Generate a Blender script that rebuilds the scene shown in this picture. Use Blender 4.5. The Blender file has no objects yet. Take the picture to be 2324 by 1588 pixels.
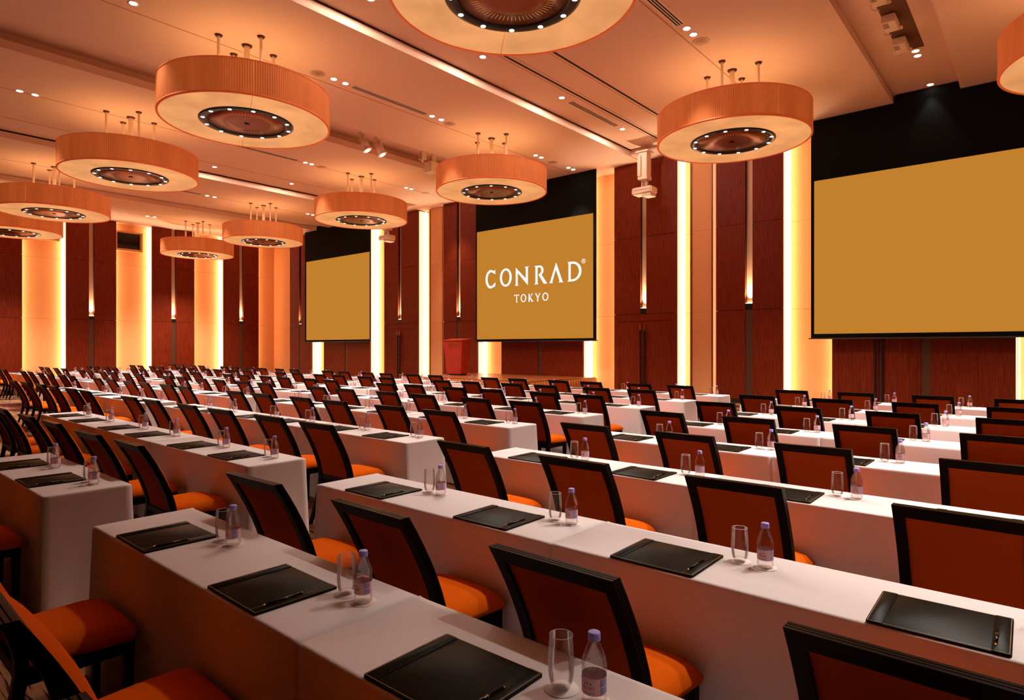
import bpy, bmesh, math, random
from math import sin, cos, pi, radians
random.seed(7)
SC = bpy.context.scene
COL = SC.collection
# ------------------------------------------------------------------ camera, world, exposure
F_PX, PSI, V0, CAM_H = 1417.6, 0.70689, 789.5, 1.57
cam_d = bpy.data.cameras.new('camera'); cam = bpy.data.objects.new('camera', cam_d); COL.objects.link(cam)
cam_d.sensor_fit = 'HORIZONTAL'; cam_d.sensor_width = 36.0
cam_d.lens = 36.0 * F_PX / 2324.0
cam_d.shift_y = -(794.0 - V0) / 2324.0
cam_d.clip_end = 200; cam_d.clip_start = 0.02
cam.location = (0, 0, CAM_H); cam.rotation_euler = (pi / 2, 0, PSI)
SC.camera = cam
W = bpy.data.worlds.new('world'); SC.world = W; W.use_nodes = True
W.node_tree.nodes['Background'].inputs[0].default_value = (0.9, 0.4, 0.2, 1)
W.node_tree.nodes['Background'].inputs[1].default_value = 0.0
SC.view_settings.view_transform = 'Standard'; SC.view_settings.look = 'None'
SC.view_settings.exposure = 0.0; SC.view_settings.gamma = 1.0; SC.view_settings.use_curve_mapping = False
cy = SC.cycles
cy.use_denoising = True; cy.max_bounces = 7; cy.diffuse_bounces = 4; cy.glossy_bounces = 4
cy.transmission_bounces = 7; cy.transparent_max_bounces = 16
cy.caustics_reflective = False; cy.caustics_refractive = False
cy.sample_clamp_indirect = 4.0; cy.use_light_tree = True
# light levels
P_SPOT = 300.0      # one spot of a drum ring (4 stand for the 12 lamps)
P_UP = 30.0        # uplight out of each open drum
P_DL = 260.0        # recessed ceiling downlight
P_SCONCE = 700.0
E_DIFF, E_SHADE, E_STRIP = 0.68, 0.30, 1.0

def s2l(c):
    return tuple(((x / 255) / 12.92 if x / 255 <= .04045 else ((x / 255 + .055) / 1.055) ** 2.4) for x in c)

def sees(X, Y, Z, m=0.14):
    z = Y * cos(PSI) - X * sin(PSI); x = X * cos(PSI) + Y * sin(PSI)
    if z < .2: return False
    u = 1162 + F_PX * x / z; v = V0 - F_PX * (Z - CAM_H) / z
    return -2324 * m < u < 2324 * (1 + m) and -1588 * m < v < 1588 * (1 + m)

# ------------------------------------------------------------------ materials
def mat(name, rgb, rough=.5, metal=0.0, emit=None, es=0.0, spec=.5, sheen=0):
    m = bpy.data.materials.new(name); m.use_nodes = True
    b = m.node_tree.nodes['Principled BSDF']
    b.inputs['Base Color'].default_value = (*s2l(rgb), 1)
    b.inputs['Roughness'].default_value = rough; b.inputs['Metallic'].default_value = metal
    b.inputs['Specular IOR Level'].default_value = spec
    if sheen: b.inputs['Sheen Weight'].default_value = sheen
    if emit:
        b.inputs['Emission Color'].default_value = (*s2l(emit), 1); b.inputs['Emission Strength'].default_value = es
    return m
def nd(m, t, **kw):
    n = m.node_tree.nodes.new(t)
    for k, v in kw.items(): setattr(n, k, v)
    return n
def lk(m, a, b): m.node_tree.links.new(a, b)
def bs(m): return m.node_tree.nodes['Principled BSDF']
def coords(m, scale, kind='Object'):
    tc = nd(m, 'ShaderNodeTexCoord'); mp = nd(m, 'ShaderNodeMapping'); mp.inputs['Scale'].default_value = scale
    lk(m, tc.outputs[kind], mp.inputs['Vector']); return mp.outputs['Vector']
def noise_mix(m, rgb_a, rgb_b, scale=(1, 1, 1), nscale=5, detail=4, lo=.35, hi=.65, bump=0, dist=.01, rough=.5):
    v = coords(m, scale)
    n = nd(m, 'ShaderNodeTexNoise'); n.inputs['Scale'].default_value = nscale; n.inputs['Detail'].default_value = detail
    n.inputs['Roughness'].default_value = rough
    lk(m, v, n.inputs['Vector'])
    r = nd(m, 'ShaderNodeValToRGB'); r.color_ramp.elements[0].position = lo; r.color_ramp.elements[1].position = hi
    r.color_ramp.elements[0].color = (*s2l(rgb_a), 1); r.color_ramp.elements[1].color = (*s2l(rgb_b), 1)
    lk(m, n.outputs['Fac'], r.inputs['Fac']); lk(m, r.outputs['Color'], bs(m).inputs['Base Color'])
    if bump:
        bp = nd(m, 'ShaderNodeBump'); bp.inputs['Strength'].default_value = bump; bp.inputs['Distance'].default_value = dist
        lk(m, n.outputs['Fac'], bp.inputs['Height']); lk(m, bp.outputs['Normal'], bs(m).inputs['Normal'])
    return n
M = {}
M['ceiling'] = mat('ceiling_warm_tint', (228, 188, 160), .85, spec=.2)  # white ceiling; the warm tint of the lamplight is put into its colour
M['dark_gap'] = mat('dark_gap', (28, 16, 8), .9)
M['slot_brown'] = mat('slot_brown', (96, 58, 26), .9)
M['seam'] = mat('ceiling_seam', (190, 130, 90), .9)
m = M['wood'] = mat('red_mahogany', (110, 34, 12), .5, spec=.18)
noise_mix(m, (88, 21, 2), (134, 44, 5), (22, 22, 1.1), 2.2, 6, .3, .72)
m = M['wood_red'] = mat('cherry_wood', (170, 30, 12), .35)
noise_mix(m, (130, 22, 5), (168, 36, 9), (18, 18, 1.2), 2, 5, .3, .7)
m = M['wood_dark'] = mat('wood_core', (30, 12, 6), .6, spec=.2)
m = M['channel'] = mat('bronze_channel', (196, 152, 118), .45, .3)
m = M['fabric_wall'] = mat('cream_wall_covering', (236, 178, 104), .8, spec=.2)
noise_mix(m, (228, 160, 104), (236, 170, 114), (8, 8, 8), 6, 3, .3, .7, .05, .002)
m = M['strip'] = mat('glowing_side_face', (255, 235, 200), .6, emit=(255, 222, 184), es=E_STRIP)
m = M['tube'] = mat('light_tube', (255, 235, 200), .6, emit=(255, 222, 184), es=16)
m = M['jamb'] = mat('jamb', (150, 72, 30), .4)
m = M['stage'] = mat('stage_parquet', (120, 58, 24), .28)
noise_mix(m, (104, 46, 18), (140, 72, 30), (1.2, 9, 1), 4, 5, .35, .65)
m = M['skirt'] = mat('stage_skirt', (206, 128, 62), .8)
m = M['black'] = mat('black_cloth', (10, 11, 9), .9, spec=.15)
m = M['black_metal'] = mat('black_metal', (12, 12, 11), .35, .2)
m = M['copper_cap'] = mat('copper_cap', (214, 112, 50), .3, .8)
m = M['baseboard'] = mat('baseboard', (14, 8, 5), .5)
# carpet: pinkish ground with dark brushed streaks
m = M['carpet'] = mat('carpet', (150, 100, 80), .95, spec=.1)
v = coords(m, (.8, 12.0, 1))
n1 = nd(m, 'ShaderNodeTexNoise'); n1.inputs['Scale'].default_value = 3.2; n1.inputs['Detail'].default_value = 3; n1.inputs['Distortion'].default_value = .4
lk(m, v, n1.inputs['Vector'])
v2 = coords(m, (.22, .55, 1))
n2 = nd(m, 'ShaderNodeTexNoise'); n2.inputs['Scale'].default_value = 1.6; n2.inputs['Detail'].default_value = 1
lk(m, v2, n2.inputs['Vector'])
r1 = nd(m, 'ShaderNodeValToRGB'); e = r1.color_ramp.elements
e[0].position = .40; e[0].color = (*s2l((64, 30, 22)), 1); e[1].position = .47; e[1].color = (*s2l((150, 108, 76)), 1)
r2 = nd(m, 'ShaderNodeValToRGB'); e = r2.color_ramp.elements
e[0].position = .44; e[0].color = (*s2l((150, 78, 36)), 1); e[1].position = .5; e[1].color = (1, 1, 1, 1)
mx = nd(m, 'ShaderNodeMix', data_type='RGBA', blend_type='MULTIPLY'); mx.inputs[0].default_value = 1
lk(m, n1.outputs['Fac'], r1.inputs['Fac']); lk(m, n2.outputs['Fac'], r2.inputs['Fac'])
lk(m, r1.outputs['Color'], mx.inputs[6]); lk(m, r2.outputs['Color'], mx.inputs[7]); lk(m, mx.outputs[2], bs(m).inputs['Base Color'])
# table linen
m = M['linen'] = mat('white_linen', (236, 226, 224), .85, spec=.15, sheen=.2)
noise_mix(m, (232, 220, 218), (240, 232, 230), (1, 1, 1), 260, 2, .3, .7, .12, .0006)
# chairs
m = M['lacquer'] = mat('dark_lacquer', (16, 6, 4), .35, spec=.06)
m = M['seat_cloth'] = mat('orange_seat_cloth', (232, 108, 24), .9, spec=.04)
noise_mix(m, (208, 86, 6), (226, 102, 10), (1, 1, 1), 420, 2, .35, .65, .25, .001)
m = M['back_cloth'] = mat('rust_back_cloth', (186, 66, 22), .9, spec=.04)
v = coords(m, (1, 1, 1)); wv = nd(m, 'ShaderNodeTexWave', bands_direction='DIAGONAL'); wv.inputs['Scale'].default_value = 160; wv.inputs['Distortion'].default_value = .6
lk(m, v, wv.inputs['Vector']); r = nd(m, 'ShaderNodeValToRGB'); r.color_ramp.elements[0].color = (*s2l((136, 44, 7)), 1); r.color_ramp.elements[1].color = (*s2l((158, 56, 10)), 1)
lk(m, wv.outputs['Fac'], r.inputs['Fac']); lk(m, r.outputs['Color'], bs(m).inputs['Base Color'])
# leather
m = M['leather'] = mat('dark_leather', (14, 14, 5), .45, spec=.08)
noise_mix(m, (15, 15, 6), (26, 22, 10), (1, 1, 1), 90, 4, .3, .7, .25, .001)
M['thread'] = mat('gold_thread', (206, 158, 84), .6)
M['pen_black'] = mat('pen_black', (8, 8, 7), .18, .1)
M['gold'] = mat('gold_metal', (236, 178, 90), .25, .9)
M['paper'] = mat('coaster_card', (240, 226, 220), .8)
M['cap'] = mat('lilac_cap', (172, 166, 248), .4)
M['label_pink'] = mat('label_pink', (250, 196, 200), .45)
M['label_red'] = mat('label_red', (205, 34, 42), .4)
M['label_blue'] = mat('label_blue', (40, 130, 190), .4)
M['label_text'] = mat('label_text', (112, 150, 226), .5)
M['label_white'] = mat('label_white', (244, 226, 222), .5)
M['chrome'] = mat('chrome', (220, 190, 165), .2, 1.0)
def clear(name, ior, mixf, tint=(1, 1, 1), rough=0.0):
    m = bpy.data.materials.new(name); m.use_nodes = True; nt = m.node_tree
    for n in list(nt.nodes):
        if n.type != 'OUTPUT_MATERIAL': nt.nodes.remove(n)
    out = nt.nodes['Material Output']
    g = nt.nodes.new('ShaderNodeBsdfGlass'); g.inputs['IOR'].default_value = ior; g.inputs['Roughness'].default_value = rough; g.inputs['Color'].default_value = (*tint, 1)
    t = nt.nodes.new('ShaderNodeBsdfTransparent'); t.inputs['Color'].default_value = (*tint, 1)
    mx = nt.nodes.new('ShaderNodeMixShader'); mx.inputs[0].default_value = mixf
    nt.links.new(t.outputs[0], mx.inputs[1]); nt.links.new(g.outputs[0], mx.inputs[2]); nt.links.new(mx.outputs[0], out.inputs['Surface'])
    return m
def thin_glass(name, tint=(.97, .96, .95), facing=.8, gl=1.0):
    m = bpy.data.materials.new(name); m.use_nodes = True; nt = m.node_tree
    for n in list(nt.nodes):
        if n.type != 'OUTPUT_MATERIAL': nt.nodes.remove(n)
    out = nt.nodes['Material Output']
    g = nt.nodes.new('ShaderNodeBsdfGlossy'); g.inputs['Roughness'].default_value = .03; g.inputs['Color'].default_value = (gl, gl, gl, 1)
    t = nt.nodes.new('ShaderNodeBsdfTransparent'); t.inputs['Color'].default_value = (*tint, 1)
    fr = nt.nodes.new('ShaderNodeFresnel'); fr.inputs['IOR'].default_value = 1.5
    mx = nt.nodes.new('ShaderNodeMixShader')
    fm = nt.nodes.new('ShaderNodeMath'); fm.operation = 'MULTIPLY'; fm.inputs[1].default_value = facing; nt.links.new(fr.outputs[0], fm.inputs[0]); nt.links.new(fm.outputs[0], mx.inputs[0]); nt.links.new(t.outputs[0], mx.inputs[1]); nt.links.new(g.outputs[0], mx.inputs[2]); nt.links.new(mx.outputs[0], out.inputs['Surface'])
    return m
M['glass'] = thin_glass('clear_glass')
M['glass_base'] = clear('thick_glass', 1.45, .16)
M['water'] = clear('bottled_water', 1.33, .32, (.995, .99, .99))
M['window_glass'] = thin_glass('booth_glass', (.25, .25, .22))
# lamps
m = M['diffuser'] = mat('lamp_diffuser', (150, 110, 76), .7, emit=(255, 178, 110), es=E_DIFF)
v = coords(m, (1, 1, 1)); n = nd(m, 'ShaderNodeTexNoise'); n.inputs['Scale'].default_value = 1.4; n.inputs['Detail'].default_value = 5
lk(m, v, n.inputs['Vector']); mr = nd(m, 'ShaderNodeMapRange'); mr.inputs[1].default_value = .3; mr.inputs[2].default_value = .7; mr.inputs[3].default_value = E_DIFF * .72; mr.inputs[4].default_value = E_DIFF * 1.18
lk(m, n.outputs['Fac'], mr.inputs[0]); lk(m, mr.outputs[0], bs(m).inputs['Emission Strength'])
m = M['shade'] = mat('pleated_shade', (190, 112, 66), .8, spec=.1, emit=(232, 112, 50), es=E_SHADE)
v = coords(m, (1, 1, .15)); n = nd(m, 'ShaderNodeTexNoise'); n.inputs['Scale'].default_value = 3.0; n.inputs['Detail'].default_value = 4
lk(m, v, n.inputs['Vector']); mr = nd(m, 'ShaderNodeMapRange'); mr.inputs[1].default_value = .3; mr.inputs[2].default_value = .7; mr.inputs[3].default_value = E_SHADE * .75; mr.inputs[4].default_value = E_SHADE * 1.25
lk(m, n.outputs['Fac'], mr.inputs[0]); lk(m, mr.outputs[0], bs(m).inputs['Emission Strength'])
M['shade_rim'] = mat('shade_rim', (216, 104, 52), .6, emit=(225, 90, 35), es=.25)
M['rose'] = mat('rose_metal', (96, 66, 44), .35, .7)
M['copper'] = mat('brushed_copper', (128, 62, 34), .32, .8)
M['ring_black'] = mat('ring_black', (9, 10, 10), .3, 0, spec=.25)
M['gold_slit'] = mat('lit_slit', (240, 170, 90), .5, emit=(250, 190, 110), es=.3)
M['lamp_on'] = mat('lamp_on', (255, 250, 240), .5, emit=(255, 244, 228), es=28)
M['lamp_ring'] = mat('lamp_ring', (255, 250, 240), .5, emit=(225, 255, 245), es=3.5)
M['sconce_glow'] = mat('sconce_glow', (255, 240, 220), .5, emit=(255, 225, 180), es=14)
M['white_metal'] = mat('cream_metal', (236, 206, 176), .45)
M['grey_metal'] = mat('ceiling_grille', (196, 160, 128), .6)
M['screen'] = mat('lit_screen', (0, 0, 0), .9, emit=(194, 128, 44), es=1.0, spec=0)
M['letter'] = mat('lit_lettering', (0, 0, 0), .9, emit=(254, 253, 251), es=1.0, spec=0)
M['screen_bar'] = mat('screen_bar', (60, 54, 34), .5)
M['booth'] = mat('booth_interior', (40, 34, 26), .8)
M['sill'] = mat('booth_frame', (224, 170, 112), .6)

# ------------------------------------------------------------------ mesh building
class MB:
    def __init__(s): s.v = []; s.f = []; s.mi = []; s.cur = 0
    def add(s, vs, fs, mi=None):
        o = len(s.v); s.v += [tuple(p) for p in vs]
        for f in fs: s.f.append([i + o for i in f]); s.mi.append(s.cur if mi is None else mi)
        return s
    def box(s, x0, x1, y0, y1, z0, z1, mi=None):
        return s.add([(x0, y0, z0), (x1, y0, z0), (x1, y1, z0), (x0, y1, z0), (x0, y0, z1), (x1, y0, z1), (x1, y1, z1), (x0, y1, z1)],
                     [(0, 3, 2, 1), (4, 5, 6, 7), (0, 1, 5, 4), (1, 2, 6, 5), (2, 3, 7, 6), (3, 0, 4, 7)], mi)
    def cyl(s, c, r0, r1, z0, z1, n=16, caps=True, mi=None):
        vs = [(c[0] + r0 * cos(2 * pi * i / n), c[1] + r0 * sin(2 * pi * i / n), z0) for i in range(n)] + \
             [(c[0] + r1 * cos(2 * pi * i / n), c[1] + r1 * sin(2 * pi * i / n), z1) for i in range(n)]
        fs = [(i, (i + 1) % n, n + (i + 1) % n, n + i) for i in range(n)]
        if caps: fs += [tuple(range(n - 1, -1, -1)), tuple(range(n, 2 * n))]
        return s.add(vs, fs, mi)
    def tube(s, p, q, r0, r1=None, n=12, mi=None):
        from mathutils import Vector
        r1 = r0 if r1 is None else r1
        p, q = Vector(p), Vector(q); d = (q - p).normalized()
        a = d.orthogonal().normalized(); b = d.cross(a)
        vs = [p + (a * cos(2 * pi * i / n) + b * sin(2 * pi * i / n)) * r0 for i in range(n)] + [q + (a * cos(2 * pi * i / n) + b * sin(2 * pi * i / n)) * r1 for i in range(n)]
        fs = [(i, (i + 1) % n, n + (i + 1) % n, n + i) for i in range(n)] + [tuple(range(n - 1, -1, -1)), tuple(range(n, 2 * n))]
        return s.add(vs, fs, mi)
    def lathe(s, prof, n=32, a0=0.0, a1=2 * pi, mi=None):
        full = abs(a1 - a0 - 2 * pi) < 1e-6; k = n if full else n + 1
        base = len(s.v)
        for r, z in prof:
            for i in range(k):
                a = a0 + (a1 - a0) * i / n; s.v.append((r * cos(a), r * sin(a), z))
        for j in range(len(prof) - 1):
            for i in range(n):
                i2 = (i + 1) % k if full else i + 1
                s.f.append([base + j * k + i, base + j * k + i2, base + (j + 1) * k + i2, base + (j + 1) * k + i]); s.mi.append(s.cur if mi is None else mi)
        return s
    def mesh(s, name, mats, smooth=False):
        me = bpy.data.meshes.new(name); me.from_pydata(s.v, [], s.f)
        for mm in (mats if isinstance(mats, (list, tuple)) else [mats]): me.materials.append(mm)
        me.polygons.foreach_set('material_index', s.mi)
        if smooth: me.polygons.foreach_set('use_smooth', [True] * len(me.polygons))
        me.update(); return me
    def build(s, name, mats, parent=None, smooth=False, loc=None):
        return put(name, s.mesh(name, mats, smooth), parent, loc)
def put(name, me, parent=None, loc=None, rz=0):
    o = bpy.data.objects.new(name, me); COL.objects.link(o)
    if parent: o.parent = parent
    if loc: o.location = loc
    if rz: o.rotation_euler = (0, 0, rz)
    return o
def soften(me, w, seg=2, angle=35):
    bm = bmesh.new(); bm.from_mesh(me)
    ed = [e for e in bm.edges if len(e.link_faces) == 2 and e.calc_face_angle(0) > radians(angle)]
    bmesh.ops.bevel(bm, geom=ed, offset=w, segments=seg, affect='EDGES', clamp_overlap=True)
    bm.to_mesh(me); bm.free()
    return me
def empty(name, loc=(0, 0, 0), rz=0):
    o = bpy.data.objects.new(name, None); COL.objects.link(o); o.location = loc; o.rotation_euler = (0, 0, rz); o.empty_display_size = .1; return o
def tag(o, label, cat, group=None):
    o['label'] = label; o['category'] = cat
    if group: o['group'] = group
    return o
def struct(o): o['kind'] = 'structure'; return o
def copy_tree(root, loc, rz):
    r = root.copy(); COL.objects.link(r); r.location = loc; r.rotation_euler = (0, 0, rz)
    for ch in list(root.children):
        c = ch.copy(); COL.objects.link(c); c.parent = r
        for g in list(ch.children):
            d = g.copy(); COL.objects.link(d); d.parent = c
    return r
ORD = ['first', 'second', 'third', 'fourth', 'fifth', 'sixth', 'seventh', 'eighth', 'ninth', 'tenth']

# ------------------------------------------------------------------ room shell
XW, XE, YN, YS, ZC = -33.0, 4.9, 17.75, -6.0, 7.48
YB, XB = 18.38, -33.63           # back planes of the lit recesses
fl = MB().box(-34, 5.2, -6.3, 18.8, -.1, 0).build('floor', M['carpet']); struct(fl)
TOPZ = 7.67
ceil = struct(empty('ceiling'))
# strips of lowered ceiling between the raised troughs
TR = [(-27.85, -26.75), (-22.25, -19.75), (-15.6, -14.2), (-9.75, -7.40), (-2.8, -1.47)]; ZT = 7.90
edges = [-34.0]
for a, b in TR: edges += [a, b]
edges += [5.2]
for i in range(0, len(edges), 2):
    a, b = edges[i], edges[i + 1]
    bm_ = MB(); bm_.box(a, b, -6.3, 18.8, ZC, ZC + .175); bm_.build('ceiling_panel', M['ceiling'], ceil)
for i, (a, b) in enumerate(TR):
    if i == 2: continue                       # the deep trough shows the slab above it
    a2 = a + .42 if i in (1, 3) else a - .05  # a shadow gap runs behind the edge of the lower panel
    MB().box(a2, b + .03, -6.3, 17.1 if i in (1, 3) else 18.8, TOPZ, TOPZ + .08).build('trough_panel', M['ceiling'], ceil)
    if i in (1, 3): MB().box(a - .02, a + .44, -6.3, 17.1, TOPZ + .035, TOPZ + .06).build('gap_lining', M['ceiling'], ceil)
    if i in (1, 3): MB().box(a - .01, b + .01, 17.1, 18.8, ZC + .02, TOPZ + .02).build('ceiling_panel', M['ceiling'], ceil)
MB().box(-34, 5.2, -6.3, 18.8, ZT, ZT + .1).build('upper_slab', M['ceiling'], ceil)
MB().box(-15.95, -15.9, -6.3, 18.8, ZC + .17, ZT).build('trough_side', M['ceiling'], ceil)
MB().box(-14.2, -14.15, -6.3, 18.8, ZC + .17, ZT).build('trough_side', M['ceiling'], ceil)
# joint lines and movable-wall tracks, recessed dark slots set in the panels
for x, w, mm in ((-5.25, .012, 'seam'), (-12.2, .012, 'seam'), (-18.0, .012, 'seam'), (-24.8, .012, 'seam'), (-30.4, .012, 'seam'),
                 (-8.59, .028, 'dark_gap'), (-7.71, .028, 'dark_gap'), (-8.69, .008, 'seam'), (-7.81, .008, 'seam'), (-8.49, .006, 'seam'), (-20.92, .014, 'seam'), (-20.05, .014, 'seam')):
    zj = TOPZ if -9.3 < x < -7.4 or -22 < x < -19.8 else ZC
    MB().box(x - w, x + w, -6, 17.1 if zj > ZC else 17.9, zj - .004, zj + .01).build('joint_line', M[mm], ceil)

# stage-side wall ---------------------------------------------------------
wf = struct(empty('wall_front')); wl = struct(empty('wall_left'))
SEAMS_F = [.12, 2.65, 5.10, ZC]; SEAMS_L = [.12, 2.86, 5.55, ZC]
PIERS_F = [(-30.84, -28.78, -29.83, None), (-27.61, -23.85, -25.70, [-26.9, -26.2, -25.2, -24.5]), (-22.77, -20.48, -21.69, 'door'), (-18.89, -16.96, -18.0, None),
           (-15.69, -11.98, -13.84, [-14.85, -12.95]), (-10.75, -8.55, -9.69, 'door'), (-7.32, -5.44, -6.37, None), (-4.22, -.5, -2.17, [-4.07, -1.17])]
BAYS_F = [(-33.6, -30.84), (-28.78, -27.61), (-23.85, -22.77), (-20.48, -18.89), (-16.96, -15.69), (-11.98, -10.75), (-8.55, -7.32), (-5.44, -4.22), (-.5, .7)]
PIERS_L = [(2.6, 6.65, 4.7), (8.21, 10.18, 9.19), (11.71, 13.70, 12.71), (15.18, 17.12, 16.15)]
BAYS_L = [(.9, 2.6), (6.65, 8.21), (10.18, 11.71), (13.70, 15.18), (17.12, 18.38)]
# solid backs
MB().box(-34, 5.2, YB + .02, 18.8, 0, ZT + .05).build('wall_backing', M['wood_dark'], wf)
MB().box(-34, XB - .02, -6.3, 18.8, 0, ZT + .05).build('wall_backing', M['wood_dark'], wl)
G = .006
def pier(par, a, b, mid, seams, axis, door=None, extra=()):
    """axis 'x': runs along X with face at y=YN ; 'y': runs along Y with face at x=XW"""
    def B(m_, u0, u1, d0, d1, z0, z1):     # d: depth behind the face, 0 = face
        if axis == 'x': m_.box(u0, u1, YN + d0, YN + d1, z0, z1)
        else: m_.box(XW - d1, XW - d0, u0, u1, z0, z1)
        return m_
    c = .10
    B(MB(), a + .03, mid - c, .045, .6, 0, ZC).build('pier_core', M['wood_dark'], par)
    B(MB(), mid + c, b - .03, .045, .6, 0, ZC).build('pier_core', M['wood_dark'], par)
    B(MB(), mid - c, mid + c, .12, .6, 0, ZC).build('uplight_channel', M['channel'], par)
    B(MB(), mid - c, mid + c, .02, .12, .12, seams[1] + .02).build('bronze_strip', M['wood_dark'] if door == 'door' else M['channel_dark'], par)
    for j in range(3):
        z0, z1 = seams[j] + (G if j else 0), seams[j + 1] - G
        cuts = [a, mid - c, mid + c, b]
        if isinstance(door, list): cuts = sorted(cuts + [d for d in door if j == 0])
        segs = []
        for k in range(len(cuts) - 1):
            if abs(cuts[k] - (mid - c)) < 1e-6: continue
            segs.append((cuts[k], cuts[k + 1]))
        if door == 'door' and j == 0:
            B(MB(), a, a + .17, 0, .045, z0, z1).build('wood_panel', M['wood'], par)
            B(MB(), b - .17, b, 0, .045, z0, z1).build('wood_panel', M['wood'], par)
            B(MB(), a + .17 + G, b - .17 - G, 0, .045, 2.42 + G, z1).build('wood_panel', M['wood'], par)
            continue
        for u0, u1 in segs:
            B(MB(), u0 + (G / 2 if u0 > a else 0), u1 - (G / 2 if u1 < b else 0), 0, .045, z0, z1).build('wood_panel', M['wood'], par)
    B(MB(), a + .01, b - .01, .004, .05, 0, .115).build('skirting', M['baseboard'], par)
    return B
def strip(par, axis, u, side, z1=ZC - .02):
    # pier's side face, its lit white glow put in as emission, beside a light tube (side=+1: on the pier's high side)
    if axis == 'x': MB().box(min(u, u - side * .035), max(u, u - side * .035), YN + .10, YN + .60, .03, z1).build('glowing_side_face', M['strip'], par)
    else: MB().box(XW - .60, XW - .10, min(u, u - side * .035), max(u, u - side * .035), .03, z1).build('glowing_side_face', M['strip'], par)
    a_, b_ = sorted((u + side * .035, u + side * .065))
    if axis == 'x': MB().box(a_, b_, YN + .43, YN + .46, .05, z1).build('light_tube', M['tube'], par)
    else: MB().box(XW - .46, XW - .43, a_, b_, .05, z1).build('light_tube', M['tube'], par)
M['channel_dark'] = mat('dark_bronze_strip', (84, 50, 24), .45, .2)
uplights = []
for i, (a, b, mid, door) in enumerate(PIERS_F):
    pier(wf, a, b, mid, SEAMS_F, 'x', door)
    if i > 0: strip(wf, 'x', a, -1)
    strip(wf, 'x', b, +1)
    if i not in (1, 4, 7): uplights.append(('x', mid, 2.66))
for i, (a, b, mid) in enumerate(PIERS_L):
    pier(wl, a, b, mid, SEAMS_L, 'y')
    strip(wl, 'y', a, -1); strip(wl, 'y', b, +1); uplights.append(('y', mid, 2.86))
for a, b in BAYS_F:
    for j in range(3):
        z0, z1 = (SEAMS_F[j] if j else 0) + G / 2, SEAMS_F[j + 1] - G / 2
        MB().box(a - .02, b + .02, YB - .03, YB + .02, z0, z1).build('fabric_panel', M['fabric_wall'], wf)
for a, b in BAYS_L:
    for j in range(3):
        z0, z1 = (SEAMS_L[j] if j else 0) + G / 2, SEAMS_L[j + 1] - G / 2
        MB().box(XB - .02, XB + .03, a - .02, b + .02, z0, z1).build('fabric_panel', M['fabric_wall'], wl)
# jambs that close the movable walls, in two of the recesses
for a, b in ((-8.20, -7.50), (-19.95, -19.12)):
    for j in range(3):
        MB().box(a + .05, b - .05, YN + .22, YN + .6, (SEAMS_F[j] if j else 0) + G / 2, SEAMS_F[j + 1] - G / 2).build('jamb_panel', M['fabric_wall'], wf)
    for x in (a, a + .035, b - .035, b):
        MB().box(x - .012, x + .012, YN + .20, YN + .6, 0, ZC - .01).build('jamb_post', M['jamb'], wf)
# the walls out of view close the room
wr = struct(MB().box(XE, 5.2, -6.3, 18.8, 0, ZT + .05).build('wall_right', M['wood_dark']))
wb = struct(MB().box(-34, 5.2, -6.3, YS, 0, ZT + .05).build('wall_back', M['wood_dark']))

# double doors in the two door piers
for k, (a, b, mid) in enumerate(((-10.75, -8.55, -9.69), (-22.77, -20.48, -21.69))):
    d = struct(empty('door_%d' % (k + 1), (mid, YN, 0)))
    for s_, (u0, u1) in ((-1, (a + .17 + G, mid - .004)), (1, (mid + .004, b - .17 - G))):
        MB().box(u0 - mid, u1 - mid, .006, .045, .01, 2.42 - G).build('door_leaf', M['wood'], d)
        h = MB()
        hx = s_ * .075
        h.box(hx - .018, hx + .018, -.075, -.04, .25, 2.14); h.box(hx - .012, hx + .012, -.04, .01, .45, .48); h.box(hx - .012, hx + .012, -.04, .01, 1.25, 1.28); h.box(hx - .012, hx + .012, -.04, .01, 2.05, 2.08)
        ho = h.build('pull_handle', M['black_metal'], d)
        MB().box(hx - .02, hx + .02, -.078, -.037, 2.14, 2.32).build('handle_cap', M['copper_cap'], ho)
# the double door under the big blank screen
d = struct(empty('door_3', (-3.15, YN, 0)))
for s_ in (-1, 1):
    MB().box(s_ * .03 - .02 + s_ * .05, s_ * .03 + .02 + s_ * .05, -.075, -.04, .2, 1.95).build('pull_handle', M['black_metal'], d)
MB().box(-.012, .012, -.004, .0, .0, 2.4).build('door_gap', M['dark_gap'], d)
for s_ in (-1, 1):
    MB().box(min(s_ * .016, s_ * .80), max(s_ * .016, s_ * .80), -.012, -.001, .01, 2.42).build('door_leaf', M['wood'], d)

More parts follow.
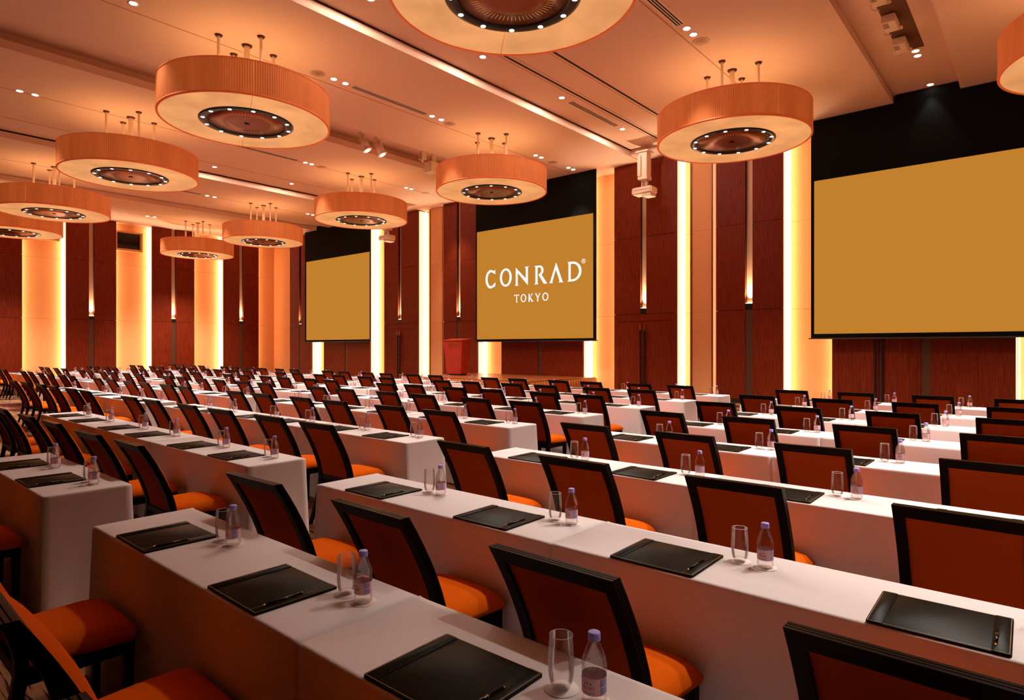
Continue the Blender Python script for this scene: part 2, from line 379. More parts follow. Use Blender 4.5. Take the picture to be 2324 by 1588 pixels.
# uplight fixtures in the channels
names_u = {}
order_f = sorted([u for u in uplights if u[0] == 'x'], key=lambda t: -t[1]); order_l = sorted([u for u in uplights if u[0] == 'y'], key=lambda t: -t[1])
for lst, wallname in ((order_f, 'stage wall'), (order_l, 'window-booth wall')):
    for i, (ax, mid, z) in enumerate(lst):
        o = empty('wall_uplight', (mid, YN, z) if ax == 'x' else (XW, mid, z), 0 if ax == 'x' else pi / 2)
        where = {0: 'beside the big blank screen', 1: 'above the double door between blank and lettered screens', 2: 'beside the wooden lectern', 3: 'above the double door beside the small blank screen', 4: 'beside the room corner'}[i] if ax == 'x' else \
            {0: 'in the panelled pier by the room corner', 1: 'in the second pier from the room corner', 2: 'in the pier between the two booth windows', 3: 'in the darkest pier, furthest from the corner'}[i].replace('furthest', 'fourth')
        tag(o, 'black uplight box with white glow, ' + where, 'wall light', 'uplights in the wall channels')
        MB().box(-.1, .1, -.005, .12, 0, .17).build('lamp_housing', M['black_metal'], o)
        MB().box(-.085, .085, .02, .11, .17, .185).build('lamp_lens', M['sconce_glow'], o)
        L = bpy.data.lights.new('sconce_beam', 'SPOT'); L.energy = P_SCONCE; L.color = (1, .80, .56); L.spot_size = radians(70); L.spot_blend = 1.0; L.shadow_soft_size = .03
        lo = bpy.data.objects.new('sconce_beam', L); COL.objects.link(lo); lo.parent = o; lo.location = (0, .04, .20); lo.rotation_euler = (pi + radians(6), 0, 0)

# booth windows high on the side wall
for i, (y0, y1) in enumerate(((9.9, 11.36), (6.5, 8.02))):
    o = struct(empty('window_%d' % (i + 1), (XB, 0, 0)))
    z0, z1 = (6.18, 7.10) if i == 0 else (6.30, 7.15)
    y0 = 10.21 if i == 0 else 6.68
    f = MB()
    dpt = .46
    f.box(.03, dpt, y0, y1, z0, z0 + .10); f.box(.03, dpt, y0, y1, z1 - .07, z1); f.box(.03, dpt, y0, y0 + .06, z0 + .1, z1 - .07); f.box(.03, dpt, y1 - .09, y1, z0 + .1, z1 - .07)
    f.build('window_frame', M['sill'], o)
    MB().box(.034, .06, y0 + .06, y1 - .09, z0 + .10, z1 - .07).build('booth_opening', M['booth'], o)
    MB().box(.30, .306, y0 + .06, y1 - .09, z0 + .10, z1 - .07).build('window_pane', M['window_glass'], o)

# ------------------------------------------------------------------ stage
SX0, SX1, SY0 = -17.05, -11.46, 14.16
st = tag(empty('stage', ((SX0 + SX1) / 2, (SY0 + YN) / 2, 0)), 'low wooden stage with pleated gold skirt under the lettered screen', 'stage')
hx, hy = (SX1 - SX0) / 2, (YN - SY0) / 2 - .02
for i in range(3):
    MB().box(-hx + i * 2 * hx / 3 + .002, -hx + (i + 1) * 2 * hx / 3 - .002, -hy, hy, .55, .59).build('stage_deck', M['stage'], st)
def pleats(u0, u1, n, amp):
    return [(u0 + (u1 - u0) * i / n, amp * (1 if i % 4 in (1, 2) else 0)) for i in range(n + 1)]
for side in ('front', 'east', 'west'):
    b_ = MB(); u0, u1 = (-hx, hx) if side == 'front' else (-hy, hy)
    pl = pleats(u0, u1, int((u1 - u0) / .035), .03); vs = []
    for u, dd in pl:
        for z in (.01, .57):
            if side == 'front': vs.append((u, -hy - .02 - dd, z))
            elif side == 'east': vs.append((hx + .02 + dd, u, z))
            else: vs.append((-hx - .02 - dd, u, z))
    b_.add(vs, [(2 * i, 2 * i + 2, 2 * i + 3, 2 * i + 1) for i in range(len(pl) - 1)])
    b_.build('stage_skirt', M['skirt'], st)
MB().box(-hx + .05, hx - .05, -hy + .05, hy - .05, 0, .55).build('stage_base', M['wood_dark'], st)

# ------------------------------------------------------------------ hand-cut lettering (a flared serif) used on the screen and the lectern
def arc(cx, cz, rx, rz, a0, a1, n):
    return [(cx + rx * cos(a0 + (a1 - a0) * i / n), cz + rz * sin(a0 + (a1 - a0) * i / n)) for i in range(n + 1)]
def L_C():
    o = arc(.53, .5, .53, .52, radians(42), radians(318), 30); i_ = arc(.57, .5, .37, .41, radians(312), radians(48), 30)
    o = [(1.0, 1.03)] + [(.95, .96)] + [p for p in o if True]
    o = [(.99, 1.05), (.96, .98)] + arc(.53, .5, .53, .53, radians(62), radians(298), 28) + [(.86, .03), (1.0, .10), (1.02, .30)]
    return [o + arc(.57, .5, .36, .40, radians(308), radians(52), 24) + [(.93, .80), (1.0, .74)]]
def L_O(): return [arc(.5, .5, .5, .53, 0, 2 * pi, 36)[:-1], arc(.5, .5, .32, .41, 0, 2 * pi, 36)[:-1]]
def L_N(): return [[(.0, 0), (.30, 0), (.22, .05), (.22, .70), (.95, 0), (.98, 0), (.98, .93), (1.06, 1.0), (.72, 1.0), (.82, .93), (.82, .36), (.08, 1.0), (.07, 1.0), (.07, .06)]]
def L_R():
    bowl_o = arc(.42, .735, .30, .265, radians(88), radians(-62), 16); bowl_i = arc(.40, .735, .145, .165, radians(-70), radians(90), 12)
    out = [(0, 0), (.34, 0), (.27, .06), (.27, .90)] + [(.38, .90)] + list(reversed(bowl_i))[1:] + [(.34, .50), (.74, .0), (1.0, 0), (.58, .49)] + list(reversed(bowl_o)) + [(.02, 1.0), (.10, .93), (.10, .06)]
    return [out]
def L_A(): return [[(0, 0), (.27, 0), (.23, .06), (.46, .66), (.72, .08), (.66, 0), (1.02, 0), (.94, .07), (.50, 1.03)][:0] + [(0, 0), (.28, 0), (.23, .07), (.47, .68), (.73, .08), (.66, 0), (1.0, 0), (.92, .07), (.50, 1.04), (.46, .98), (.07, .07)]]
def L_D():
    o = [(0, 0), (.34, 0)] + arc(.36, .5, .64, .50, radians(-90), radians(90), 24) + [(0, 1.0), (.08, .93), (.08, .07)]
    i_ = [(.24, .11)] + arc(.36, .5, .46, .39, radians(-90), radians(90), 20) + [(.24, .89)]
    return [o, i_]
def L_T(): return [[(.34, 0), (.70, 0), (.61, .05), (.61, .90), (.88, .90), (1.0, .76), (1.0, 1.03), (.9, 1.0), (.1, 1.0), (0, 1.03), (0, .76), (.12, .90), (.43, .90), (.43, .05)]]
def L_K(): return [[(0, 0), (.36, 0), (.28, .05), (.28, .44), (.64, .04), (.60, 0), (1.0, 0), (.40, .56), (.82, .94), (.95, 1.0), (.62, 1.0), (.68, .95), (.28, .57), (.28, .95), (.36, 1.0), (0, 1.0), (.08, .95), (.08, .05)]]
def L_Y(): return [[(.32, 0), (.68, 0), (.60, .05), (.60, .46), (.90, .94), (1.0, 1.0), (.66, 1.0), (.76, .94), (.52, .58), (.28, .94), (.36, 1.0), (0, 1.0), (.10, .94), (.41, .44), (.41, .05)]]
def L_REG():
    return [arc(.5, .5, .5, .5, 0, 2 * pi, 28)[:-1], arc(.5, .5, .40, .41, 0, 2 * pi, 28)[:-1], [(.32, .22), (.42, .22), (.42, .46), (.50, .46), (.62, .22), (.73, .22), (.59, .48), (.68, .56), (.68, .68), (.58, .77), (.32, .77)], [(.42, .69), (.54, .69), (.58, .65), (.58, .58), (.54, .54), (.42, .54)]]
WORDS = [('C', L_C, -16.22, -15.72, 3.84, 4.50), ('O', L_O, -15.49, -14.91, 3.86, 4.50), ('N', L_N, -14.76, -14.13, 3.84, 4.50), ('R', L_R, -13.86, -13.27, 3.83, 4.49),
         ('A', L_A, -13.19, -12.57, 3.83, 4.50), ('D', L_D, -12.41, -11.83, 3.83, 4.50), ('REG', L_REG, -11.83, -11.67, 4.40, 4.56),
         ('T', L_T, -14.79, -14.56, 3.225, 3.515), ('O', L_O, -14.48, -14.22, 3.235, 3.51), ('K', L_K, -14.13, -13.89, 3.225, 3.515), ('Y', L_Y, -13.83, -13.56, 3.225, 3.515), ('O', L_O, -13.49, -13.22, 3.235, 3.51)]
def glyph_mesh(name, fn, w, h, mm, depth=.004):
    cu = bpy.data.curves.new(name, 'CURVE'); cu.dimensions = '2D'; cu.fill_mode = 'BOTH'; cu.extrude = depth / 2
    for poly in fn():
        sp = cu.splines.new('POLY'); sp.points.add(len(poly) - 1); sp.use_cyclic_u = True
        for p, (x, z) in zip(sp.points, poly): p.co = (x * w, z * h, 0, 1)
    tmp = bpy.data.objects.new(name, cu); COL.objects.link(tmp)
    me = bpy.data.meshes.new_from_object(tmp.evaluated_get(bpy.context.evaluated_depsgraph_get()))
    bpy.data.objects.remove(tmp); bpy.data.curves.remove(cu)
    me.name = name; me.materials.clear(); me.materials.append(mm)
    for p in me.polygons: p.material_index = 0
    return me

# ------------------------------------------------------------------ projection screens
YSCR = 17.45
def projection_screen(bx0, bx1, sx0, sx1, z0, z1, bz, notch, label):
    cx = (sx0 + sx1) / 2
    o = tag(empty('projection_screen', (cx, YSCR, bz)), label, 'screen', 'projection screens along the stage wall')
    m_ = MB().box(bx0 - cx, bx1 - cx, 0, .02, .03, ZC - .006 - bz)
    m_.box(notch[0] - cx, notch[1] - cx, 0, .02, ZC - .006 - bz, (ZT if -16 < notch[0] < -15 else TOPZ) - .006 - bz)
    m_.build('black_masking', M['black'], o)
    MB().box(sx0 - cx, sx1 - cx, -.006, -.001, z0 - bz, z1 - bz).build('screen_surface', M['screen'], o)
    MB().box(bx0 - cx - .05, bx1 - cx + .05, -.02, .035, 0, .03).build('weight_bar', M['screen_bar'], o)
    return o
projection_screen(-4.65, .82, -4.571, .737, 1.935, 5.90, 1.80, (-2.75, -1.5), 'big blank gold projection screen with black masking above the panelled doors')
sm_ = projection_screen(-16.74, -11.256, -16.673, -11.374, 1.90, 6.03, 1.80, (-15.55, -14.25), 'gold projection screen with white lettering above the stage')
projection_screen(-28.864, -23.42, -28.72, -23.45, 1.97, 5.96, 1.86, (-27.8, -26.8), 'blank gold projection screen beside the room corner, smallest of three')
for ch, fn, x0, x1, z0, z1 in WORDS:
    put('screen_letter', glyph_mesh('letter', fn, x1 - x0, z1 - z0, M['letter']), sm_, (x0 - (-16.673 - 11.374) / 2, -.011, z0 - 1.80)).rotation_euler = (pi / 2, 0, 0)

# lectern on the stage
lec = tag(empty('lectern', (-16.2, 15.9, .59)), 'tapered cherry wood lectern standing on the stage edge', 'lectern')
def taper(w0, w1, d0, d1, z0, z1):
    return MB().add([(-w0, -d0, z0), (w0, -d0, z0), (w0, d0, z0), (-w0, d0, z0), (-w1, -d1, z1), (w1, -d1, z1), (w1, d1, z1), (-w1, d1, z1)],
                    [(0, 3, 2, 1), (4, 5, 6, 7), (0, 1, 5, 4), (1, 2, 6, 5), (2, 3, 7, 6), (3, 0, 4, 7)])
put('lectern_body', soften(taper(.36, .5, .17, .22, .05, 1.24).mesh('lectern_body', M['wood_red']), .006), lec)
taper(.33, .33, .15, .15, 0, .06).build('lectern_foot', M['black_metal'], lec)
MB().add([(-.52, -.24, 1.24), (.52, -.24, 1.24), (.52, .24, 1.30), (-.52, .24, 1.30), (-.52, -.24, 1.265), (.52, -.24, 1.265), (.52, .24, 1.325), (-.52, .24, 1.325)],
         [(0, 3, 2, 1), (4, 5, 6, 7), (0, 1, 5, 4), (1, 2, 6, 5), (2, 3, 7, 6), (3, 0, 4, 7)]).build('reading_top', M['wood_red'], lec)
for ch, fn, x0, x1, z0, z1 in WORDS:
    k = .075 / .66
    put('gold_letter', glyph_mesh('lectern_letter', fn, (x1 - x0) * k, (z1 - z0) * k, M['gold']), lec, ((x0 + 14.0) * k, -.225, 1.08 + (z0 - 3.84) * k)).rotation_euler = (pi / 2 - radians(2.4), 0, 0)

# ------------------------------------------------------------------ drum pendants
RD, HD, ZD = 1.555, .60, 5.95
def make_drum():
    o = empty('drum_pendant')
    NP = 40
    for k in range(6):
        a0 = k * pi / 3 + .0015 + .3; a1 = (k + 1) * pi / 3 - .0015 + .3
        b_ = MB(); vs = []; n = NP * 2
        for i in range(n + 1):
            a = a0 + (a1 - a0) * i / n; r = RD - (.011 if i % 2 else 0)
            vs += [(r * cos(a), r * sin(a), .03), (r * cos(a), r * sin(a), HD), ]
        inner = len(vs)
        for i in (0, n):
            a = a0 + (a1 - a0) * i / n
        b_.add(vs, [(2 * i, 2 * i + 2, 2 * i + 3, 2 * i + 1) for i in range(n)])
        b_.build('shade_panel', M['shade'], o)
        b2 = MB(); b2.lathe([(.86, .012), (RD - .03, .012), (RD - .03, .03), (.86, .03)], 20, a0 + .0025, a1 - .0025)
        b2.build('diffuser_panel', M['diffuser'], o)
    MB().lathe([(RD - .035, .0), (RD + .004, .0), (RD + .004, .035), (RD - .035, .035)], 96).build('lower_rim', M['shade_rim'], o, True)
    MB().lathe([(RD - .02, HD), (RD + .004, HD), (RD + .004, HD + .015), (RD - .02, HD + .015)], 96).build('upper_rim', M['shade_rim'], o, True)
    rg = MB().lathe([(.70, .02), (.70, .004), (.735, -.012), (.82, -.012), (.86, .004), (.86, .02)], 64).build('lamp_ring', M['ring_black'], o, True)
    for i in range(12):
        a = i * pi / 6 + .2
        MB().cyl((.778 * cos(a), .778 * sin(a)), .036, .036, -.016, -.006, 14).build('ring_lamp', M['lamp_ring'], rg)
    MB().lathe([(0.0001, .004), (.30, .0), (.70, .010), (.70, .03), (0.0001, .03)], 64).build('copper_disc', M['copper'], o, True)
    b3 = MB()
    for i in range(60):
        a = i * pi / 30; c_, s_ = cos(a), sin(a); w = .003
        b3.add([(.44 * c_ - w * s_, .44 * s_ + w * c_, -.0005), (.55 * c_ - w * s_, .55 * s_ + w * c_, .0015), (.55 * c_ + w * s_, .55 * s_ - w * c_, .0015), (.44 * c_ + w * s_, .44 * s_ - w * c_, -.0005)], [(0, 3, 2, 1)])
    sl = b3.build('sunburst_slits', M['gold_slit'], o); sl['kind'] = 'stuff'
    MB().box(-.045, .045, -.012, .012, -.012, .002).box(-.012, .012, -.045, .045, -.012, .002).build('centre_finial', M['black_metal'], o)
    for (x, y, r) in ((0, 0, .055), (.55, 0, .028), (-.55, 0, .028), (0, .55, .028), (0, -.55, .028)):
        rd = MB().cyl((x, y), r, r, .02, ZC - ZD - .004, 16).build('hanging_rod', M['white_metal'], o, False)
        MB().cyl((x, y), r + .03, r + .045, ZC - ZD - .03, ZC - ZD - .003, 20).build('ceiling_rose', M['rose'], rd)
    return o
D_SIDE = [(-5.07, 5.92, 'closest drum overhead, cut by the top edge'), (-11.87, 5.92, ''), (-17.85, 5.85, ''), (-24.6, 5.85, ''), (-29.9, 5.85, '')]
drum_list = [(-5.07, 5.95, 'orange drum lamp overhead, cut off by the top of the picture'),
             (-11.87, 5.92, 'big orange pleated drum lamp of the aisle-side line, second from the camera'),
             (-17.83, 5.83, 'orange pleated drum lamp of the aisle-side line, third from the camera'),
             (-24.6, 5.80, 'orange pleated drum lamp of the aisle-side line, fourth from the camera'),
             (-29.9, 5.75, 'orange pleated drum lamp partly hidden behind another, before the booth windows'),
             (.95, 13.05, 'orange drum lamp cut by the picture edge before the big blank screen'),
             (-5.07, 13.15, 'orange drum lamp hanging by the corner of the big blank screen'),
             (-11.88, 13.02, 'orange drum lamp hanging before the lettered screen'),
             (-17.93, 13.0, 'orange drum lamp hanging before the smallest blank screen'),
             (-24.65, 13.0, 'orange drum lamp hanging by the room corner, second to last'),
             (-30.45, 12.8, 'small-looking orange drum lamp before the panelled wall, last of stage-side line'),
             (.95, 5.92, 'orange drum lamp over the camera end of the hall, out of the frame')]
proto = make_drum()
for i, (x, y, lab) in enumerate(drum_list):
    o = proto if i == 0 else copy_tree(proto, (x, y, ZD), random.uniform(-.1, .1) * 0 + (i * .35) % 1.0)
    if i == 0: o.location = (x, y, ZD)
    # rods stay aligned with the room: rotate the pleated panels only
    tag(o, lab, 'pendant lamp', 'drum pendants under the ceiling')
    if i: 
        rz = o.rotation_euler[2]; o.rotation_euler = (0, 0, 0)
        for ch in o.children:
            if ch.name.split('.')[0] in ('shade_panel', 'diffuser_panel'): ch.rotation_euler = (0, 0, rz)
    L = bpy.data.lights.new('drum_uplight', 'AREA'); L.shape = 'DISK'; L.size = 2.2; L.energy = P_UP; L.color = (1, .62, .31)
    lo = bpy.data.objects.new('drum_uplight', L); COL.objects.link(lo); lo.parent = o; lo.location = (0, 0, .3); lo.rotation_euler = (pi, 0, 0)
    for k in range(4):
        a = k * pi / 2 + .2 + pi / 6
        L = bpy.data.lights.new('ring_beam', 'SPOT'); L.energy = P_SPOT; L.color = (1, .88, .79); L.spot_size = radians(106); L.spot_blend = .75; L.shadow_soft_size = .05
        lo = bpy.data.objects.new('ring_beam', L); COL.objects.link(lo); lo.parent = o; lo.location = (.778 * cos(a), .778 * sin(a), -.05)

# ------------------------------------------------------------------ ceiling fittings
def downlight(x, y, z, label, lamp=True, power=P_DL):
    o = tag(empty('ceiling_downlight', (x, y, z)), label, 'ceiling light', 'recessed downlights')
    MB().lathe([(.062, -.001), (.085, -.006), (.085, .0), (.062, .0)], 24).build('trim_ring', M['white_metal'], o, True)
    MB().cyl((0, 0), .062, .062, -.004, -.0005, 20).build('lamp_lens', M['lamp_on'], o)
    if lamp:
        L = bpy.data.lights.new('downlight_beam', 'SPOT'); L.energy = power; L.color = (1, .88, .80); L.spot_size = radians(179 if z > ZC and x < -5 else 66); L.spot_blend = .02 if z > ZC and x < -5 else .7; L.shadow_soft_size = .06
        lo = bpy.data.objects.new('downlight_beam', L); COL.objects.link(lo); lo.parent = o; lo.location = (0, 0, -.03)
    return o
LINES = [(-5.05, [(10.89, 11.18)], 'line over the camera end'), (-11.9, [(3.93,), (7.9, 8.2), (10.79, 11.11), (15.05, 15.33), (16.78, 17.05)], 'line before the lettered screen'),
         (-17.95, [(3.57, 3.86), (7.88, 8.16), (10.87, 11.09), (15.0, 15.24), (16.9, 17.2)], 'line leading to the lectern'),
         (-24.75, [(10.75, 11.04), (15.1, 15.35)], 'line leading to the smallest screen'), (-30.6, [(10.67, 10.97)], 'line beside the panelled side wall')]
for x, grp, nm in LINES:
    n = 0
    tot = sum(len(g) for g in grp)
    for g in grp:
        for k, y in enumerate(g):
            downlight(x, y, ZC, 'lit round downlight, %s from the stage wall in the %s' % (ORD[tot - 1 - n], nm), k == 0, P_DL * len(g)); n += 1
for i, y in enumerate((15.24, 12.37, 9.56, 6.7)):
    downlight(-8.97, y, TOPZ, 'lit downlight beside the trough by the wall tracks, %s from stage' % ORD[i], True, 100)
for i, y in enumerate((12.33, 9.5)):
    downlight(-21.3, y, TOPZ, 'lit downlight beside the distant trough, %s from stage' % ORD[i], True, 100)
for i, y in enumerate((17.3, 15.42, 15.15)):
    downlight(-2.03, y, TOPZ, 'starry bright downlight in the trough by the floodlights, %s from stage' % ORD[i], i != 1, 40 if i == 0 else P_DL)
for i, (x, y, w) in enumerate(((-5.05, 11.53, 'by the big blank screen'), (-11.93, 15.96, 'before the lettered screen'), (-11.96, 11.46, 'above the drum before the lettered screen'), (-11.91, 7.5, 'beside the big pleated drum'),
                              (-17.98, 15.97, 'before the smallest screen'), (-17.98, 11.48, 'above the drum before the smallest screen'), (-17.93, 7.43, 'behind the third aisle-side drum'))):
    o = tag(empty('ceiling_speaker', (x, y, ZC)), 'round perforated ceiling speaker grille ' + w, 'speaker', 'ceiling speakers')
    MB().lathe([(.11, -.002), (.16, -.008), (.165, -.001)], 32).build('speaker_rim', M['grey_metal'], o, True)
    for r in (.04, .075): MB().lathe([(r, -.004), (r + .02, -.006), (r + .022, -.001)], 28).build('grille_ring', M['grey_metal'], o, True)
    MB().cyl((0, 0), .11, .11, -.003, -.0005, 28).build('grille_plate', M['jamb'], o)
for i, (x, y0, y1, w) in enumerate(((-5.08, 8.3, 10.7, 'above the camera end by the starry lights'), (-8.96, 12.7, 14.93, 'beside the wall tracks'), (-11.91, 8.39, 10.62, 'between downlight pairs near big drum'), (-17.93, 8.41, 10.6, 'behind the third drum'), (-24.67, 8.4, 10.5, 'above the panelled wall side'))):
    o = tag(empty('slot_diffuser', (x, (y0 + y1) / 2, TOPZ if x == -8.96 else ZC)), 'long slotted air diffuser in the ceiling ' + w, 'air vent', 'linear air slots')
    h_ = (y1 - y0) / 2
    MB().box(-.10, .10, -h_, h_, -.004, -.0005).build('vent_plate', M['white_metal'], o)
    for k in range(3): MB().box(-.066 + k * .05, -.040 + k * .05, -h_ + .02, h_ - .02, -.007, -.0035).build('vent_slot', M['dark_gap'], o)

# the same lines go on over the camera end of the hall, above the picture's edge
for x, y, w in ((-5.05, 8.0, 'behind the overhead drum'), (.95, 8.0, 'on the far line from the aisle, over the second row'), (.95, 10.9, 'on the far line from the aisle, over the fourth row')):
    downlight(x, y, ZC, 'downlight of the camera end ' + w, True, P_DL)
# theatre spots and small fittings in the middle trough
for i, (x, y) in enumerate(((-14.75, 10.72), (-14.75, 11.25))):
    o = tag(empty('theatre_spotlight', (x, y, ZT)), 'cream barrel theatre spotlight tilted down, %s' % ('farther from the stage wall' if i == 0 else 'closer to the stage wall'), 'spotlight', 'barrel spots in the trough')
    b_ = MB(); b_.tube((0, 0, -.36), (.10, .10, -.70), .115, .115, 20); b_.tube((-.035, -.035, -.25), (0, 0, -.36), .06, .115, 20)
    b_.build('spot_barrel', M['white_metal'], o, True)
    MB().tube((.10, .10, -.70), (.108, .108, -.72), .15, .15, 20).build('front_gate', M['white_metal'], o)
    MB().tube((.108, .108, -.721), (.112, .112, -.73), .085, .085, 16).build('spot_lens', M['sconce_glow'], o)
    b_ = MB()
    b_.box(-.15, -.135, -.02, .02, -.42, -.18); b_.box(.135, .15, -.02, .02, -.42, -.18); b_.box(-.15, .15, -.02, .02, -.20, -.18); b_.box(-.02, .02, -.02, .02, -.18, 0); b_.build('yoke', M['white_metal'], o)
for i, (x, y) in enumerate(((-14.6, 12.85), (-14.7, 13.35))):
    o = tag(empty('track_fitting', (x, y, ZT)), ('small clamp fitting' if i == 0 else 'bracketed socket box') + ' in the trough behind the lettered-screen drum', 'light fitting')
    b_ = MB(); b_.box(-.09, -.06, -.08, .08, -.54, -.28); b_.box(.06, .09, -.08, .08, -.54, -.28); b_.tube((0, 0, -.50), (0, 0, -.60), .05, .04, 10)
    b_.build('clamp_jaw', M['white_metal'], o)
    MB().box(-.07, .07, -.07, .07, -.12, 0).box(-.03, .03, -.03, .03, -.5, -.12).build('clamp_body', M['white_metal'], o)
    if i: MB().box(-.17, .17, -.2, .1, -.82, -.5).build('socket_box', M['white_metal'], o)
# floodlights in the trough by the camera end
sl_ = MB().box(-2.30, -1.86, 10.4, 15.0, TOPZ - .005, TOPZ - .001).build('equipment_slot', M['slot_brown'], ceil)
for i, y in enumerate((13.25, 14.35, 12.1)):
    o = tag(empty('floodlight', (-2.12, y, TOPZ)), 'cream louvred floodlight box hanging in the trough, %s from stage' % ORD[{0: 1, 1: 0, 2: 2}[i]], 'floodlight', 'louvred floodlights')
    put('lamp_box', soften(MB().box(-.16, .06, -.24, .24, -.20, -.06).mesh('lamp_box', M['white_metal']), .012), o)
    for k in range(4): MB().box(-.15, -.06, -.17 + k * .055, -.155 + k * .055, -.204, -.198).build('louvre_slit', M['dark_gap'], o)
    MB().box(-.06, .02, -.02, .02, -.06, -.006).build('mount_stem', M['white_metal'], o)
    b_ = MB()
    for k in range(10):
        a = pi * k / 10; a2 = pi * (k + 1) / 10
        b_.tube((-.12 + .12 * -sin(a), .44 - .14 * cos(a), -.1), (-.12 + .12 * -sin(a2), .44 - .14 * cos(a2), -.1), .012, n=8)
    b_.build('cable_loop', M['white_metal'], o, True)
    MB().lathe([(.02, -.14), (.05, -.14), (.05, -.10), (.02, -.10)], 16).build('pulley', M['white_metal'], o, True).location = (.05, .32, 0)

# projectors hung from lift columns
for i, (x, y) in enumerate(((-9.18, 16.9), (-21.48, 16.9))):
    o = tag(empty('ceiling_projector', (x, y, ZC)), 'cream projector hanging on a square column %s' % ('before the door between two screens' if i == 0 else 'under the drum by the smallest screen'), 'projector', 'ceiling projectors')
    cb = -.86
    put('lift_column', soften(MB().box(-.14, .14, -.14, .14, cb + .10, .0).box(-.14, -.03, -.20, -.14, cb + .10, -.16).mesh('lift_column', M['white_metal']), .006), o)
    put('ceiling_plate', soften(MB().box(-.2, .2, -.2, .2, -.05, 0).mesh('ceiling_plate', M['white_metal']), .008), o)
    put('column_foot', soften(MB().box(-.155, .155, -.155, .155, cb, cb + .11).mesh('column_foot', M['white_metal']), .008), o)
    b_ = MB()
    for xx in (-.09, .06): b_.box(xx, xx + .03, -.05, .05, cb - .36, cb - .02)
    b_.box(-.09, .09, -.05, .05, cb - .04, cb)
    b_.build('hanging_yoke', M['white_metal'], o)
    put('projector_body', soften(MB().box(-.33, .33, -.22, .20, cb - .44, cb - .23).mesh('projector_body', M['white_metal']), .035, 3), o)
    put('lower_casing', soften(MB().box(.0, .29, -.20, .18, cb - .52, cb - .43).mesh('lower_casing', M['white_metal']), .015), o)
    MB().box(-.26, .26, -.224, -.218, cb - .325, cb - .315).build('casing_seam', M['jamb'], o)
    for k in range(2): MB().cyl((-.13 + k * .07, -.12), .017, .017, cb - .446, cb - .438, 12).build('indicator_eye', M['black_metal'], o)

